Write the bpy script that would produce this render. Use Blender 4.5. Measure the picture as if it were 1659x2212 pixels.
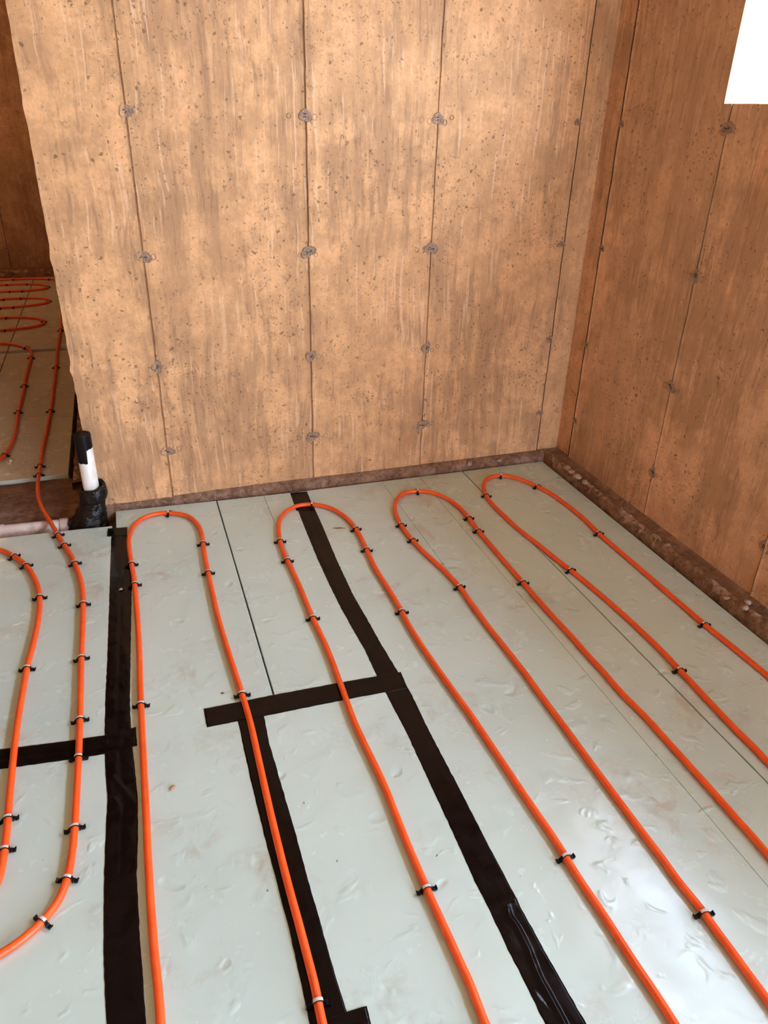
import bpy, bmesh, math, random
from mathutils import Vector, Matrix, noise

for o in list(bpy.data.objects):
    bpy.data.objects.remove(o)
SC = bpy.context.scene
COL = SC.collection
R = math.radians
rng = random.Random(7)

# ---------------------------------------------------------------- camera, daylight, exposure
D = 2.929            # y of the face of the back wall
W = 1.915            # x of the face of the right wall
CEIL = 2.6
YAW, PITCH, ROLL, FPX, CAMZ = 0.337005, 0.495545, 0.028896, 1609.47, 1.4916

fwd = Vector((math.sin(YAW)*math.cos(PITCH), math.cos(YAW)*math.cos(PITCH), -math.sin(PITCH)))
rt0 = Vector((math.cos(YAW), -math.sin(YAW), 0))
up0 = rt0.cross(fwd)
rt = rt0*math.cos(ROLL) + up0*math.sin(ROLL)
up = up0*math.cos(ROLL) - rt0*math.sin(ROLL)
cd = bpy.data.cameras.new('camera')
cd.sensor_fit = 'VERTICAL'
cd.sensor_height = 24
cd.lens = 24*FPX/2212
cd.clip_start = 0.02
cam = bpy.data.objects.new('camera', cd)
cam.matrix_world = Matrix(((rt.x, up.x, -fwd.x, 0), (rt.y, up.y, -fwd.y, 0), (rt.z, up.z, -fwd.z, CAMZ), (0, 0, 0, 1)))
COL.objects.link(cam)
SC.camera = cam

SC.view_settings.view_transform = 'Standard'
SC.view_settings.look = 'None'
SC.view_settings.gamma = 1
SC.view_settings.use_curve_mapping = False
SC.view_settings.exposure = 4.90
SC.cycles.diffuse_bounces = 7
SC.cycles.max_bounces = 8
SC.cycles.adaptive_threshold = 0.04

world = bpy.data.worlds.new('sky')
SC.world = world
world.use_nodes = True
bg = world.node_tree.nodes['Background']
bg.inputs['Color'].default_value = (0.67, 0.865, 1.17, 1)
bg.inputs['Strength'].default_value = 1.0

# openings in the right wall: (y0, y1, z0, z1)
WIN = (0.62, 2.258, 1.535, 2.14)
ADDED_DOOR = (-1.85, -0.65, 0.0, 2.15)  # unseen door opening, added to bring light from the right
THICK = 0.25
ADDED_REAR = (1.05, 1.86, 0.0, 1.95)     # unseen opening added behind the camera for frontal light: x0, x1, z0, z1
YR = -2.6

def portal(name, loc, sx, sy, rot):
    l = bpy.data.lights.new(name, 'AREA')
    l.shape = 'RECTANGLE'
    l.size, l.size_y = sx, sy
    l.cycles.is_portal = True
    o = bpy.data.objects.new(name, l)
    o.location = loc
    o.rotation_euler = rot
    COL.objects.link(o)
for nm, op in (('daylight_portal_window', WIN), ('daylight_portal_added_door', ADDED_DOOR)):
    portal(nm, (W+THICK+0.01, (op[0]+op[1])/2, (op[2]+op[3])/2), op[3]-op[2], op[1]-op[0], (0, R(90), 0))

portal('daylight_portal_added_rear', ((ADDED_REAR[0]+ADDED_REAR[1])/2, YR-THICK-0.01, (ADDED_REAR[2]+ADDED_REAR[3])/2), ADDED_REAR[1]-ADDED_REAR[0], ADDED_REAR[3]-ADDED_REAR[2], (R(90), 0, 0))

# ---------------------------------------------------------------- measured layout (metres)
PIPES = {
 'loop_left': [(-0.1121, 0.8325),(-0.1152, 0.9719),(-0.1159, 1.15),(-0.1121, 1.3962),(-0.1074, 1.7313),(-0.1008, 2.005),(-0.1013, 2.3207),(-0.1077, 2.4735),(-0.1116, 2.5941),(-0.1085, 2.6581),(-0.0945, 2.73),(-0.0713, 2.7827),(-0.0366, 2.8134),(0.0103, 2.8283),(0.0517, 2.8207),(0.0931, 2.799),(0.1222, 2.7743),(0.1437, 2.7318),(0.1577, 2.6686),(0.1613, 2.6066),(0.1583, 2.5449),(0.1528, 2.4224),(0.1519, 2.3236),(0.1504, 2.1863),(0.151, 2.0259),(0.1572, 1.8565),(0.1672, 1.6597),(0.1709, 1.531),(0.1688, 1.3791),(0.167, 1.2408),(0.1668, 1.1179),(0.1677, 1.0283),(0.1699, 0.9468),(0.1711, 0.8734),(0.1716, 0.7984),(0.1689, 0.7474)],
 'loop_mid': [(0.455, 0.6515),(0.4579, 0.7092),(0.456, 0.7661),(0.4539, 0.8392),(0.4508, 0.9163),(0.4501, 0.9629),(0.4492, 1.05),(0.4507, 1.1444),(0.4521, 1.2369),(0.4462, 1.3658),(0.4431, 1.4641),(0.4469, 1.5908),(0.4512, 1.745),(0.4504, 1.8499),(0.4462, 1.9586),(0.4464, 2.0517),(0.4457, 2.1938),(0.4405, 2.3308),(0.4398, 2.3996),(0.4441, 2.4808),(0.4539, 2.5538),(0.4665, 2.6094),(0.4882, 2.6641),(0.5206, 2.7078),(0.5621, 2.7357),(0.5991, 2.7404),(0.6325, 2.734),(0.6685, 2.7147),(0.7043, 2.6761),(0.7309, 2.6162),(0.7474, 2.5493),(0.7526, 2.4849),(0.7515, 2.4012),(0.7467, 2.3249),(0.7402, 2.2346),(0.7373, 2.1589),(0.7408, 2.0299),(0.7408, 1.9199),(0.7369, 1.8239),(0.7399, 1.7038),(0.7457, 1.5921),(0.7536, 1.4834),(0.7609, 1.3874),(0.7648, 1.2902),(0.7687, 1.2001),(0.7723, 1.1044),(0.7763, 1.0284),(0.7798, 0.9679),(0.7802, 0.9166),(0.7801, 0.8537),(0.7836, 0.7928),(0.7855, 0.736),(0.7862, 0.6754),(0.789, 0.6179),(0.7908, 0.5456)],
 'loop_right': [(0.989, 0.5234),(0.9894, 0.5767),(0.9905, 0.6177),(0.9902, 0.6607),(0.9916, 0.7035),(0.9909, 0.7412),(0.9872, 0.7813),(0.9891, 0.8373),(0.9882, 0.9014),(0.988, 0.9708),(0.988, 1.0554),(0.9881, 1.147),(0.9895, 1.2729),(0.989, 1.3796),(0.9907, 1.4953),(0.9885, 1.6066),(0.9843, 1.7409),(0.9848, 1.8615),(0.9871, 1.986),(0.9762, 2.0891),(0.9597, 2.1867),(0.9469, 2.2635),(0.94, 2.3418),(0.9366, 2.4205),(0.9398, 2.4928),(0.949, 2.5627),(0.9664, 2.6236),(0.9901, 2.6721),(1.0205, 2.7093),(1.0549, 2.7316),(1.0888, 2.7352),(1.1295, 2.7248),(1.1648, 2.7017),(1.1937, 2.663),(1.2149, 2.6088),(1.2279, 2.5436),(1.2298, 2.4679),(1.2249, 2.3994),(1.2212, 2.3332),(1.2193, 2.2318),(1.2177, 2.1067),(1.2172, 1.9553),(1.2167, 1.8588),(1.2173, 1.7457),(1.2208, 1.607),(1.2202, 1.5299),(1.2226, 1.4427),(1.2211, 1.3372),(1.2285, 1.2454),(1.2297, 1.1632),(1.2303, 1.0805),(1.231, 1.0078),(1.2309, 0.9303),(1.2302, 0.8688),(1.2311, 0.8161),(1.2298, 0.7817)],
 'loop_far_right': [(1.4378, 1.0048),(1.4409, 1.0459),(1.4395, 1.1059),(1.4427, 1.1885),(1.4467, 1.2706),(1.45, 1.3282),(1.4525, 1.3866),(1.4564, 1.4542),(1.4569, 1.5513),(1.4544, 1.6509),(1.4476, 1.7587),(1.4382, 1.8718),(1.4287, 1.9505),(1.4199, 2.0056),(1.4118, 2.0692),(1.4001, 2.176),(1.385, 2.2843),(1.3796, 2.3772),(1.3766, 2.4686),(1.3781, 2.54),(1.3885, 2.6148),(1.4033, 2.6671),(1.4269, 2.7162),(1.4577, 2.7548),(1.4928, 2.777),(1.5401, 2.7767),(1.5763, 2.7538),(1.6109, 2.7147),(1.6342, 2.6693),(1.6493, 2.6297),(1.674, 2.5463),(1.6842, 2.4536),(1.6887, 2.3802),(1.69, 2.2913),(1.6817, 2.1895),(1.6817, 2.0819),(1.6829, 1.9595),(1.6832, 1.844),(1.6825, 1.7155),(1.6836, 1.6294),(1.6822, 1.5617),(1.6868, 1.4876),(1.6909, 1.406),(1.694, 1.3283),(1.6947, 1.278)],
 'bend_left': [(-0.5675, 2.6944),(-0.5414, 2.668),(-0.5141, 2.6331),(-0.4713, 2.5629),(-0.4452, 2.498),(-0.4255, 2.4309),(-0.4117, 2.3591),(-0.4055, 2.2929),(-0.404, 2.2042),(-0.4082, 2.1098),(-0.4143, 2.026),(-0.4202, 1.9478),(-0.4235, 1.8518),(-0.4262, 1.7437),(-0.4265, 1.6547),(-0.4247, 1.5625),(-0.4229, 1.4743),(-0.4203, 1.4021),(-0.4187, 1.3349),(-0.4193, 1.2787),(-0.422, 1.2383)],
 'hall_link': [(-0.4844, 6.0057),(-0.4848, 5.6729),(-0.4829, 5.3465),(-0.475, 4.9747),(-0.4697, 4.5208),(-0.4666, 4.1791),(-0.4707, 3.8533),(-0.4744, 3.6408),(-0.4745, 3.4613),(-0.4737, 3.3431),(-0.4716, 3.2453),(-0.4672, 3.1696),(-0.4561, 3.0816),(-0.4342, 2.9783),(-0.4074, 2.8888),(-0.3764, 2.7796),(-0.3472, 2.6809),(-0.3195, 2.5919),(-0.2992, 2.5096),(-0.2814, 2.413),(-0.2714, 2.325),(-0.2684, 2.2383),(-0.2683, 2.0869),(-0.2692, 1.9619),(-0.2684, 1.8304),(-0.2679, 1.6945),(-0.268, 1.5715),(-0.2694, 1.4788),(-0.2708, 1.3954),(-0.2721, 1.3252),(-0.2753, 1.2616),(-0.2809, 1.2054),(-0.2902, 1.1648),(-0.3035, 1.1349),(-0.3226, 1.1102),(-0.3436, 1.0911),(-0.3662, 1.0742),(-0.391, 1.0625),(-0.403, 1.0582)],
 'hall_bend': [(-0.8606, 5.6107),(-0.785, 5.5776),(-0.7202, 5.518),(-0.6708, 5.4444),(-0.644, 5.3487),(-0.6371, 5.218),(-0.6378, 5.0346),(-0.6381, 4.8072),(-0.6303, 4.5552),(-0.629, 4.3344),(-0.6276, 4.1668),(-0.6207, 4.0099),(-0.6161, 3.8484),(-0.6232, 3.7124),(-0.64, 3.6148),(-0.6549, 3.5642)],
 'hall_loop_a': [(-0.9355, 6.3561),(-0.9003, 6.3541),(-0.7929, 6.3404),(-0.7201, 6.3138),(-0.6633, 6.2687),(-0.6291, 6.2232),(-0.61, 6.1629),(-0.6149, 6.1062),(-0.6495, 6.0503),(-0.6989, 6.0139),(-0.7813, 5.9886),(-0.8638, 5.9718),(-0.897, 5.9729)],
 'hall_loop_b': [(-1.0008, 7.0058),(-0.9787, 7.0151),(-0.8478, 7.0209),(-0.7294, 7.0066),(-0.6647, 6.9716),(-0.6268, 6.9211),(-0.611, 6.8654),(-0.6247, 6.8133),(-0.6758, 6.7667),(-0.7496, 6.731),(-0.8742, 6.7022),(-0.9697, 6.6971)],
 'hall_loop_c': [(-1.0615, 7.61),(-1.0104, 7.6181),(-0.8453, 7.6116),(-0.7462, 7.5814),(-0.6882, 7.5287),(-0.6557, 7.4654),(-0.6559, 7.3975),(-0.6954, 7.3543),(-0.7752, 7.326),(-0.8558, 7.3176),(-0.9606, 7.3201),(-1.0325, 7.3216)],
 'hall_straight': [(-1.0848, 7.8423),(-0.9796, 7.8496),(-0.811, 7.847),(-0.6699, 7.8106),(-0.6122, 7.784)],
}
CLIPS = {
 'loop_left': [(0.0512, 2.8107), (-0.1084, 2.4599), (-0.1008, 2.3198), (-0.1072, 1.697), (0.1549, 2.5346), (0.1522, 2.3228), (0.166, 1.6569), (0.1696, 0.7813)],
 'loop_mid': [(0.6301, 2.7274), (0.4419, 2.4737), (0.4398, 2.327), (0.4439, 1.9531), (0.4458, 0.9339), (0.7512, 2.4831), (0.7444, 2.318), (0.7378, 1.9008), (0.7766, 0.9118)],
 'loop_right': [(1.1068, 2.7197), (0.9347, 2.4621), (0.9374, 2.3348), (0.9843, 1.9861), (0.9872, 0.7041), (1.2224, 2.4409), (1.2174, 2.3302), (1.2128, 1.9466)],
 'loop_far_right': [(1.5368, 2.7614), (1.6393, 2.6233), (1.6714, 2.1768), (1.6686, 1.5464), (1.3846, 2.6093), (1.4228, 1.9679), (1.445, 1.379)],
 'bend_left': [(-0.514, 2.6341), (-0.4645, 2.557), (-0.4073, 2.3283), (-0.4198, 1.9531), (-0.4185, 1.3975), (-0.4169, 1.3088)],
 'hall_link': [(-0.4834, 5.8868), (-0.474, 4.9698), (-0.4641, 4.1723), (-0.4731, 3.4405), (-0.473, 3.3433), (-0.3687, 2.7546), (-0.3422, 2.6672), (-0.2993, 2.522), (-0.2694, 2.2484), (-0.2684, 1.9561), (-0.267, 1.6876), (-0.2675, 1.5465), (-0.2708, 1.3233), (-0.2806, 1.1904), (-0.3228, 1.1)],
 'hall_bend': [(-0.6824, 5.4656), (-0.6367, 5.2239), (-0.6286, 4.641), (-0.6289, 4.1937), (-0.6387, 3.6097)],
 'hall_loop_a': [(-0.6127, 6.1785), (-0.8971, 6.3292), (-0.8662, 5.9487)],
 'hall_loop_b': [(-0.6164, 6.8743), (-0.974, 6.9939), (-0.845, 6.9965), (-0.9636, 6.6781), (-0.8708, 6.6838)],
 'hall_loop_c': [(-0.6543, 7.4534), (-1.0074, 7.5955), (-0.8423, 7.5828), (-0.956, 7.2999), (-0.8531, 7.2939)],
 'hall_straight': [(-0.9745, 7.8237), (-0.666, 7.7892)],
}
TAPES = {
 'left_upper': ([(-0.175, 2.7021), (-0.1876, 2.252), (-0.1962, 1.9511), (-0.2027, 1.7823), (-0.2063, 1.5978)],
   [(-0.1143, 2.6902), (-0.1102, 2.5053), (-0.1122, 2.3285), (-0.1256, 2.0242), (-0.1368, 1.7503), (-0.1383, 1.685), (-0.139, 1.5771)]),
 'left_lower': ([(-0.2061, 1.6238), (-0.2061, 1.5308), (-0.2038, 1.4637), (-0.2007, 1.3943), (-0.205, 1.3084), (-0.2096, 1.1979), (-0.2112, 1.0851), (-0.2115, 1.0081), (-0.2107, 0.9532), (-0.2071, 0.8685)],
   [(-0.1381, 1.603), (-0.1367, 1.5424), (-0.1344, 1.4813), (-0.1312, 1.38), (-0.1353, 1.2695), (-0.1398, 1.1916), (-0.1424, 1.1685), (-0.1421, 1.09), (-0.1413, 0.9858), (-0.1396, 0.9187), (-0.1384, 0.8465)]),
 'left_patch': ([(-0.1872, 2.7718), (-0.1912, 2.7086)],
   [(-0.1132, 2.7622), (-0.1166, 2.6909)]),
 'left_cross': ([(-0.4637, 1.6448), (-0.321, 1.6265), (-0.2074, 1.6172), (-0.1257, 1.6234)],
   [(-0.4565, 1.573), (-0.4187, 1.5692), (-0.2758, 1.5539), (-0.2077, 1.5493), (-0.1258, 1.5542)]),
 'mid_cross': ([(0.0573, 1.6412), (0.1585, 1.6397), (0.2487, 1.64), (0.4432, 1.6354), (0.565, 1.6304), (0.639, 1.6277)],
   [(0.0566, 1.5675), (0.1406, 1.5662), (0.2133, 1.5644), (0.4573, 1.5615), (0.5668, 1.5577), (0.6332, 1.5548)]),
 'mid_upright': ([(0.1405, 1.5904), (0.1406, 1.5662), (0.1394, 1.3497), (0.143, 1.15), (0.1467, 1.0586), (0.1473, 0.9996), (0.1498, 0.9507), (0.1492, 0.8846), (0.1487, 0.8086), (0.1472, 0.7549)],
   [(0.2139, 1.5888), (0.2127, 1.5646), (0.2074, 1.4602), (0.2095, 1.3434), (0.2129, 1.1442), (0.2129, 1.0366), (0.2147, 0.9427), (0.2148, 0.8715), (0.2161, 0.8098), (0.2189, 0.7531), (0.2195, 0.7317)]),
 'bottom_cross': ([(0.1746, 0.7528), (0.2187, 0.7526), (0.2575, 0.7515)],
   [(0.1758, 0.7106), (0.216, 0.7106), (0.2548, 0.7096)]),
 'long_top': ([(0.5715, 2.8813), (0.5617, 2.713)],
   [(0.6447, 2.8762), (0.636, 2.6975)]),
 'long_upper': ([(0.5715, 2.7699), (0.5629, 2.5886), (0.5543, 2.3204), (0.5529, 2.1108), (0.5538, 2.0078), (0.5594, 1.8707), (0.5658, 1.7639), (0.5644, 1.6285), (0.5658, 1.5547)],
   [(0.6415, 2.7501), (0.6361, 2.5877), (0.6215, 2.2836), (0.6158, 2.0474), (0.6209, 1.9138), (0.6233, 1.7852), (0.6309, 1.6264), (0.6332, 1.5548)]),
 'long_lower': ([(0.5661, 1.5939), (0.567, 1.5482), (0.5673, 1.5023), (0.5704, 1.398), (0.5676, 1.2169), (0.5651, 1.061), (0.5614, 0.9279), (0.5631, 0.8593), (0.5619, 0.764), (0.5638, 0.7177), (0.5645, 0.6211)],
   [(0.6344, 1.5902), (0.636, 1.5273), (0.6314, 1.3784), (0.6318, 1.143), (0.6303, 1.0063), (0.6308, 0.8773), (0.6299, 0.8327), (0.6317, 0.7458), (0.6362, 0.6368), (0.6385, 0.5949)]),
}
RIDGES = [[(0.6012, 0.8539), (0.5969, 0.8302), (0.6015, 0.8075), (0.6012, 0.7565), (0.5957, 0.6986), (0.5973, 0.6635), (0.5988, 0.6143), (0.5962, 0.5708)], [(0.606, 0.8524), (0.6189, 0.8561), (0.6262, 0.8616)], [(0.5726, 0.6714), (0.5778, 0.6538), (0.583, 0.6347)], [(-0.1862, 1.4614), (-0.1683, 1.4254), (-0.1499, 1.3872), (-0.1358, 1.3598)], [(-0.1493, 1.1671), (-0.1449, 1.1799), (-0.1396, 1.1903)], [(-0.199, 1.3967), (-0.1841, 1.3892), (-0.174, 1.3618)]]
SIDE = {'hall_loop_a': ['', ''],
        'hall_loop_b': [', the left one', ', the right one', ', the left one', ', the right one'],
        'hall_loop_c': [', the left one', ', the right one', ', the left one', ', the right one']}

# ---------------------------------------------------------------- materials
class Mat:
    def __init__(s, name):
        s.m = bpy.data.materials.new(name)
        s.m.use_nodes = True
        s.t = s.m.node_tree
        s.b = s.t.nodes['Principled BSDF']
        s.P = s.n('ShaderNodeTexCoord').outputs['Object']
    def n(s, typ, **kw):
        nd = s.t.nodes.new(typ)
        for k, v in kw.items():
            setattr(nd, k, v)
        return nd
    def lk(s, a, b):
        s.t.links.new(a, b)
    def put(s, sock, v):
        if hasattr(v, 'is_output'):
            s.lk(v, sock)
        elif isinstance(v, tuple) and len(v) == 3 and sock.type == 'RGBA':
            sock.default_value = (*v, 1)
        else:
            sock.default_value = v
    def scale(s, v, sc):
        nd = s.n('ShaderNodeMapping')
        s.lk(v, nd.inputs['Vector'])
        nd.inputs['Scale'].default_value = sc
        return nd.outputs[0]
    def noise(s, v, scale, detail=4, rough=0.55, dist=0.0):
        nd = s.n('ShaderNodeTexNoise')
        s.lk(v, nd.inputs['Vector'])
        nd.inputs['Scale'].default_value = scale
        nd.inputs['Detail'].default_value = detail
        nd.inputs['Roughness'].default_value = rough
        nd.inputs['Distortion'].default_value = dist
        return nd.outputs['Fac']
    def ramp(s, f, a, b, lo=0.0, hi=1.0):
        nd = s.n('ShaderNodeMapRange', interpolation_type='SMOOTHSTEP')
        s.lk(f, nd.inputs['Value'])
        nd.inputs['From Min'].default_value = a
        nd.inputs['From Max'].default_value = b
        nd.inputs['To Min'].default_value = lo
        nd.inputs['To Max'].default_value = hi
        return nd.outputs['Result']
    def math(s, op, a, b=0.0, clamp=False):
        nd = s.n('ShaderNodeMath', operation=op, use_clamp=clamp)
        s.put(nd.inputs[0], a)
        s.put(nd.inputs[1], b)
        return nd.outputs[0]
    def mix(s, f, a, b, mode='MIX'):
        nd = s.n('ShaderNodeMix', data_type='RGBA', blend_type=mode)
        s.put(nd.inputs[0], f)
        s.put(nd.inputs[6], a)
        s.put(nd.inputs[7], b)
        return nd.outputs[2]
    def voronoi(s, v, scale):
        nd = s.n('ShaderNodeTexVoronoi')
        s.lk(v, nd.inputs['Vector'])
        nd.inputs['Scale'].default_value = scale
        return nd
    def warp(s, v, scale, amt):
        nd = s.n('ShaderNodeTexNoise')
        s.lk(v, nd.inputs['Vector'])
        nd.inputs['Scale'].default_value = scale
        a = s.n('ShaderNodeVectorMath', operation='SUBTRACT')
        s.lk(nd.outputs['Color'], a.inputs[0])
        a.inputs[1].default_value = (0.5, 0.5, 0.5)
        b = s.n('ShaderNodeVectorMath', operation='SCALE')
        s.lk(a.outputs[0], b.inputs[0])
        b.inputs['Scale'].default_value = amt
        c = s.n('ShaderNodeVectorMath', operation='ADD')
        s.lk(v, c.inputs[0])
        s.lk(b.outputs[0], c.inputs[1])
        return c.outputs[0]
    def bump(s, h, dist, strength=1.0, prev=None):
        nd = s.n('ShaderNodeBump')
        nd.inputs['Strength'].default_value = strength
        nd.inputs['Distance'].default_value = dist
        s.lk(h, nd.inputs['Height'])
        if prev is not None:
            s.lk(prev, nd.inputs['Normal'])
        return nd.outputs[0]
    def done(s, col=None, rough=None, nrm=None, **kw):
        if col is not None: s.put(s.b.inputs['Base Color'], col)
        if rough is not None: s.put(s.b.inputs['Roughness'], rough)
        if nrm is not None: s.lk(nrm, s.b.inputs['Normal'])
        for k, v in kw.items():
            s.put(s.b.inputs[k.replace('_', ' ')], v)
        return s.m

def concrete(name, light, stain, drip, dark_amt=1.0, drip_amt=1.0, red=0.0, bands=None):
    m = Mat(name)
    P = m.P
    WP = m.warp(P, 3.0, 0.05)
    SP = m.scale(WP, (1, 1, 0.10))       # vertically drawn out
    SP2 = m.scale(WP, (1, 1, 0.026))
    big = m.noise(P, 1.7, 3, 0.5)
    mid = m.noise(P, 6.5, 4, 0.66)
    streak = m.noise(SP, 17, 5, 0.72)
    streak2 = m.noise(SP, 6.0, 2, 0.6)
    fine = m.noise(P, 85, 3, 0.75)
    dripn = m.noise(SP2, 75, 2, 0.6)
    sc = lambda k: tuple(c*k for c in light)
    mot = m.noise(P, 19, 4, 0.72)
    smk = m.ramp(m.noise(P, 1.9, 2), 0.40, 0.60, 0.25, 1.0)
    base = m.mix(m.ramp(mid, 0.34, 0.68), sc(1.10), sc(0.74))
    base = m.mix(m.ramp(mot, 0.44, 0.66, 0, 0.5), base, sc(0.66))
    base = m.mix(m.math('MULTIPLY', m.ramp(streak2, 0.35, 0.68, 0, 0.45), smk), base, sc(0.74))
    base = m.mix(m.math('MULTIPLY', m.ramp(streak, 0.42, 0.66, 0, 0.6), smk), base, sc(0.68))
    if red:
        base = m.mix(m.ramp(m.noise(SP, 3.2, 3), 0.45, 0.66, 0, red), base, (light[0]*0.98, light[1]*0.72, light[2]*0.55))
        base = m.mix(m.ramp(m.noise(m.scale(P, (1, 1, 0.2)), 2.1, 3), 0.50, 0.62, 0, 0.5), base, (light[0]*0.62, light[1]*0.66, light[2]*0.70))
    # damp stained patches with ragged streaky borders
    sm = m.math('ADD', m.math('MULTIPLY', big, 0.55), m.math('MULTIPLY', streak, 0.55))
    sm = m.math('ADD', sm, m.math('MULTIPLY', m.math('SUBTRACT', mid, 0.5), 0.30))
    sf = m.math('MULTIPLY', m.ramp(sm, 0.53, 0.66), 0.72*dark_amt)
    if bands:                                   # tone of each formed panel and its wet strips
        sx = m.n('ShaderNodeSeparateXYZ')
        m.lk(WP, sx.inputs[0])
        rp = m.n('ShaderNodeValToRGB')
        m.lk(m.math('DIVIDE', m.math('ADD', sx.outputs[0], 0.25), 2.25), rp.inputs[0])
        el = rp.color_ramp.elements
        while len(el) < len(bands): el.new(0.5)
        for e, (x_, v_) in zip(el, bands):
            e.position = (x_+0.25)/2.25
            e.color = (v_, v_, v_, 1)
        bn = m.math('MULTIPLY', rp.outputs[0], m.ramp(streak, 0.30, 0.62, 0.25, 1.0))
        base = m.mix(m.math('MULTIPLY', bn, 0.62), base, tuple((a_+c_)/2 for a_, c_ in zip(stain, sc(0.62))))
    base = m.mix(sf, base, stain)
    # flecks inside the stains
    fl = m.math('MULTIPLY', m.ramp(m.noise(SP, 62, 3, 0.75), 0.53, 0.62), m.ramp(sm, 0.47, 0.60))
    base = m.mix(m.math('MULTIPLY', fl, 0.55*dark_amt), base, tuple(c*0.70 for c in stain))
    # pale lime runs
    dm = m.math('MULTIPLY', m.ramp(dripn, 0.60, 0.66), m.ramp(m.noise(P, 2.3, 1), 0.38, 0.56))
    base = m.mix(m.math('MULTIPLY', dm, 0.50*drip_amt), base, drip)
    # grain
    base = m.mix(m.ramp(fine, 0.40, 0.72, 0, 0.34), base, sc(0.52))
    # blow holes and ragged pock marks
    dens = m.ramp(m.noise(P, 3.1, 1), 0.36, 0.66, 0.10, 0.50)
    Q = m.warp(P, 95, 0.022)
    def marks(warp_s, warp_a, vs, smax, k):
        v = m.voronoi(Q, vs)
        sel = m.n('ShaderNodeSeparateColor')
        m.lk(v.outputs['Color'], sel.inputs[0])
        keep = m.math('LESS_THAN', sel.outputs[0], m.math('MULTIPLY', dens, k))
        return m.math('MULTIPLY', keep, m.math('LESS_THAN', v.outputs['Distance'], m.math('MULTIPLY', sel.outputs[1], smax)))
    hole = marks(110, 0.012, 44, 0.26, 0.8)
    nick = marks(150, 0.016, 78, 0.36, 1.5)
    v2 = m.voronoi(Q, 17)
    sel2 = m.n('ShaderNodeSeparateColor')
    m.lk(v2.outputs['Color'], sel2.inputs[0])
    patch = m.math('MULTIPLY', m.math('LESS_THAN', sel2.outputs[0], m.math('MULTIPLY', dens, 0.85)), m.ramp(v2.outputs['Distance'], 0.38, 0.10))
    patch = m.math('MULTIPLY', patch, m.ramp(m.noise(P, 120, 2, 0.75), 0.44, 0.58))
    base = m.mix(m.math('MULTIPLY', patch, 0.60), base, tuple(c*0.60 for c in stain))
    base = m.mix(m.math('MULTIPLY', nick, 0.62), base, tuple(c*0.46 for c in stain))
    base = m.mix(m.math('MULTIPLY', hole, 0.70), base, tuple(c*0.40 for c in stain))
    h = m.math('SUBTRACT', m.math('MULTIPLY', mot, 0.7), m.math('MULTIPLY', hole, 0.7))
    h = m.math('SUBTRACT', h, m.math('MULTIPLY', nick, 0.4))
    jt = m.n('ShaderNodeAttribute', attribute_name='joint').outputs['Fac']       # shade of the recessed form joints, painted into the colour
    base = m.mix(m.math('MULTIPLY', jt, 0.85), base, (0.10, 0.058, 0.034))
    nb = m.bump(h, 0.005, 0.6)
    return m.done(base, 0.86, nb, Specular_IOR_Level=0.25)

BANDS = [(-0.25, 0.10), (0.07, 0.05), (0.085, 0.85), (0.36, 0.70), (0.46, 0.05), (0.56, 0.05), (0.585, 0.75), (0.68, 0.85), (0.70, 0.25), (1.02, 0.45), (1.18, 0.15), (1.205, 0.75), (1.50, 0.55), (1.78, 0.45), (1.90, 0.50)]
LIGHT = (0.80, 0.440, 0.205)
M_WALL = concrete('formed_concrete', LIGHT, (0.41, 0.225, 0.115), (0.86, 0.56, 0.345), 0.85, bands=BANDS)
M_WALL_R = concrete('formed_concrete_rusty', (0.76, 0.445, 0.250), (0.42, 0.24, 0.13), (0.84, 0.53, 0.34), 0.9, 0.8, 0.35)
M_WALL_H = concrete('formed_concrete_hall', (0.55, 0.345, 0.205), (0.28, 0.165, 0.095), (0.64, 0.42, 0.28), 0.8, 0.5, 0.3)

def rough_concrete():
    m = Mat('concrete_side_walls')
    a = m.noise(m.P, 5, 3, 0.6)
    return m.done(m.mix(m.ramp(a, 0.3, 0.7), (0.62, 0.37, 0.205), (0.46, 0.27, 0.145)), 0.86, Specular_IOR_Level=0.25)
M_SIDE = rough_concrete()

def earthy(name, dark, light, crust, crust_amt=0.5, lip=0.6):
    m = Mat(name)
    a = m.noise(m.P, 14, 6, 0.65)
    b = m.noise(m.P, 55, 5, 0.7)
    c = m.noise(m.P, 26, 6, 0.7, 0.6)
    base = m.mix(m.ramp(a, 0.35, 0.68), dark, light)
    base = m.mix(m.ramp(b, 0.42, 0.70, 0, 0.5), base, tuple(q*0.55 for q in dark))
    base = m.mix(m.ramp(c, 0.54, 0.64, 0, crust_amt), base, crust)
    at = m.n('ShaderNodeAttribute', attribute_name='crust')
    base = m.mix(m.math('MULTIPLY', m.ramp(at.outputs['Fac'], 0.32, 0.90), lip), base, crust)
    h = m.math('ADD', m.math('MULTIPLY', a, 0.6), m.math('MULTIPLY', b, 0.6))
    h = m.math('ADD', h, m.math('MULTIPLY', m.ramp(c, 0.52, 0.66), 0.7))
    return m.done(base, 0.9, m.bump(h, 0.012, 0.8), Specular_IOR_Level=0.2)
M_FOOT = earthy('dusty_footing', (0.20, 0.095, 0.048), (0.34, 0.185, 0.105), (0.60, 0.42, 0.31), 0.30)
M_FOOTB = earthy('smeared_footing', (0.22, 0.115, 0.065), (0.33, 0.19, 0.115), (0.47, 0.31, 0.22), 0.30, 0.35)
M_SOIL = earthy('damp_soil', (0.11, 0.055, 0.03), (0.20, 0.11, 0.062), (0.36, 0.24, 0.18), 0.35)
M_CRUMB = earthy('lime_crumb', (0.42, 0.29, 0.21), (0.55, 0.40, 0.30), (0.62, 0.50, 0.40), 0.4)

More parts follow.
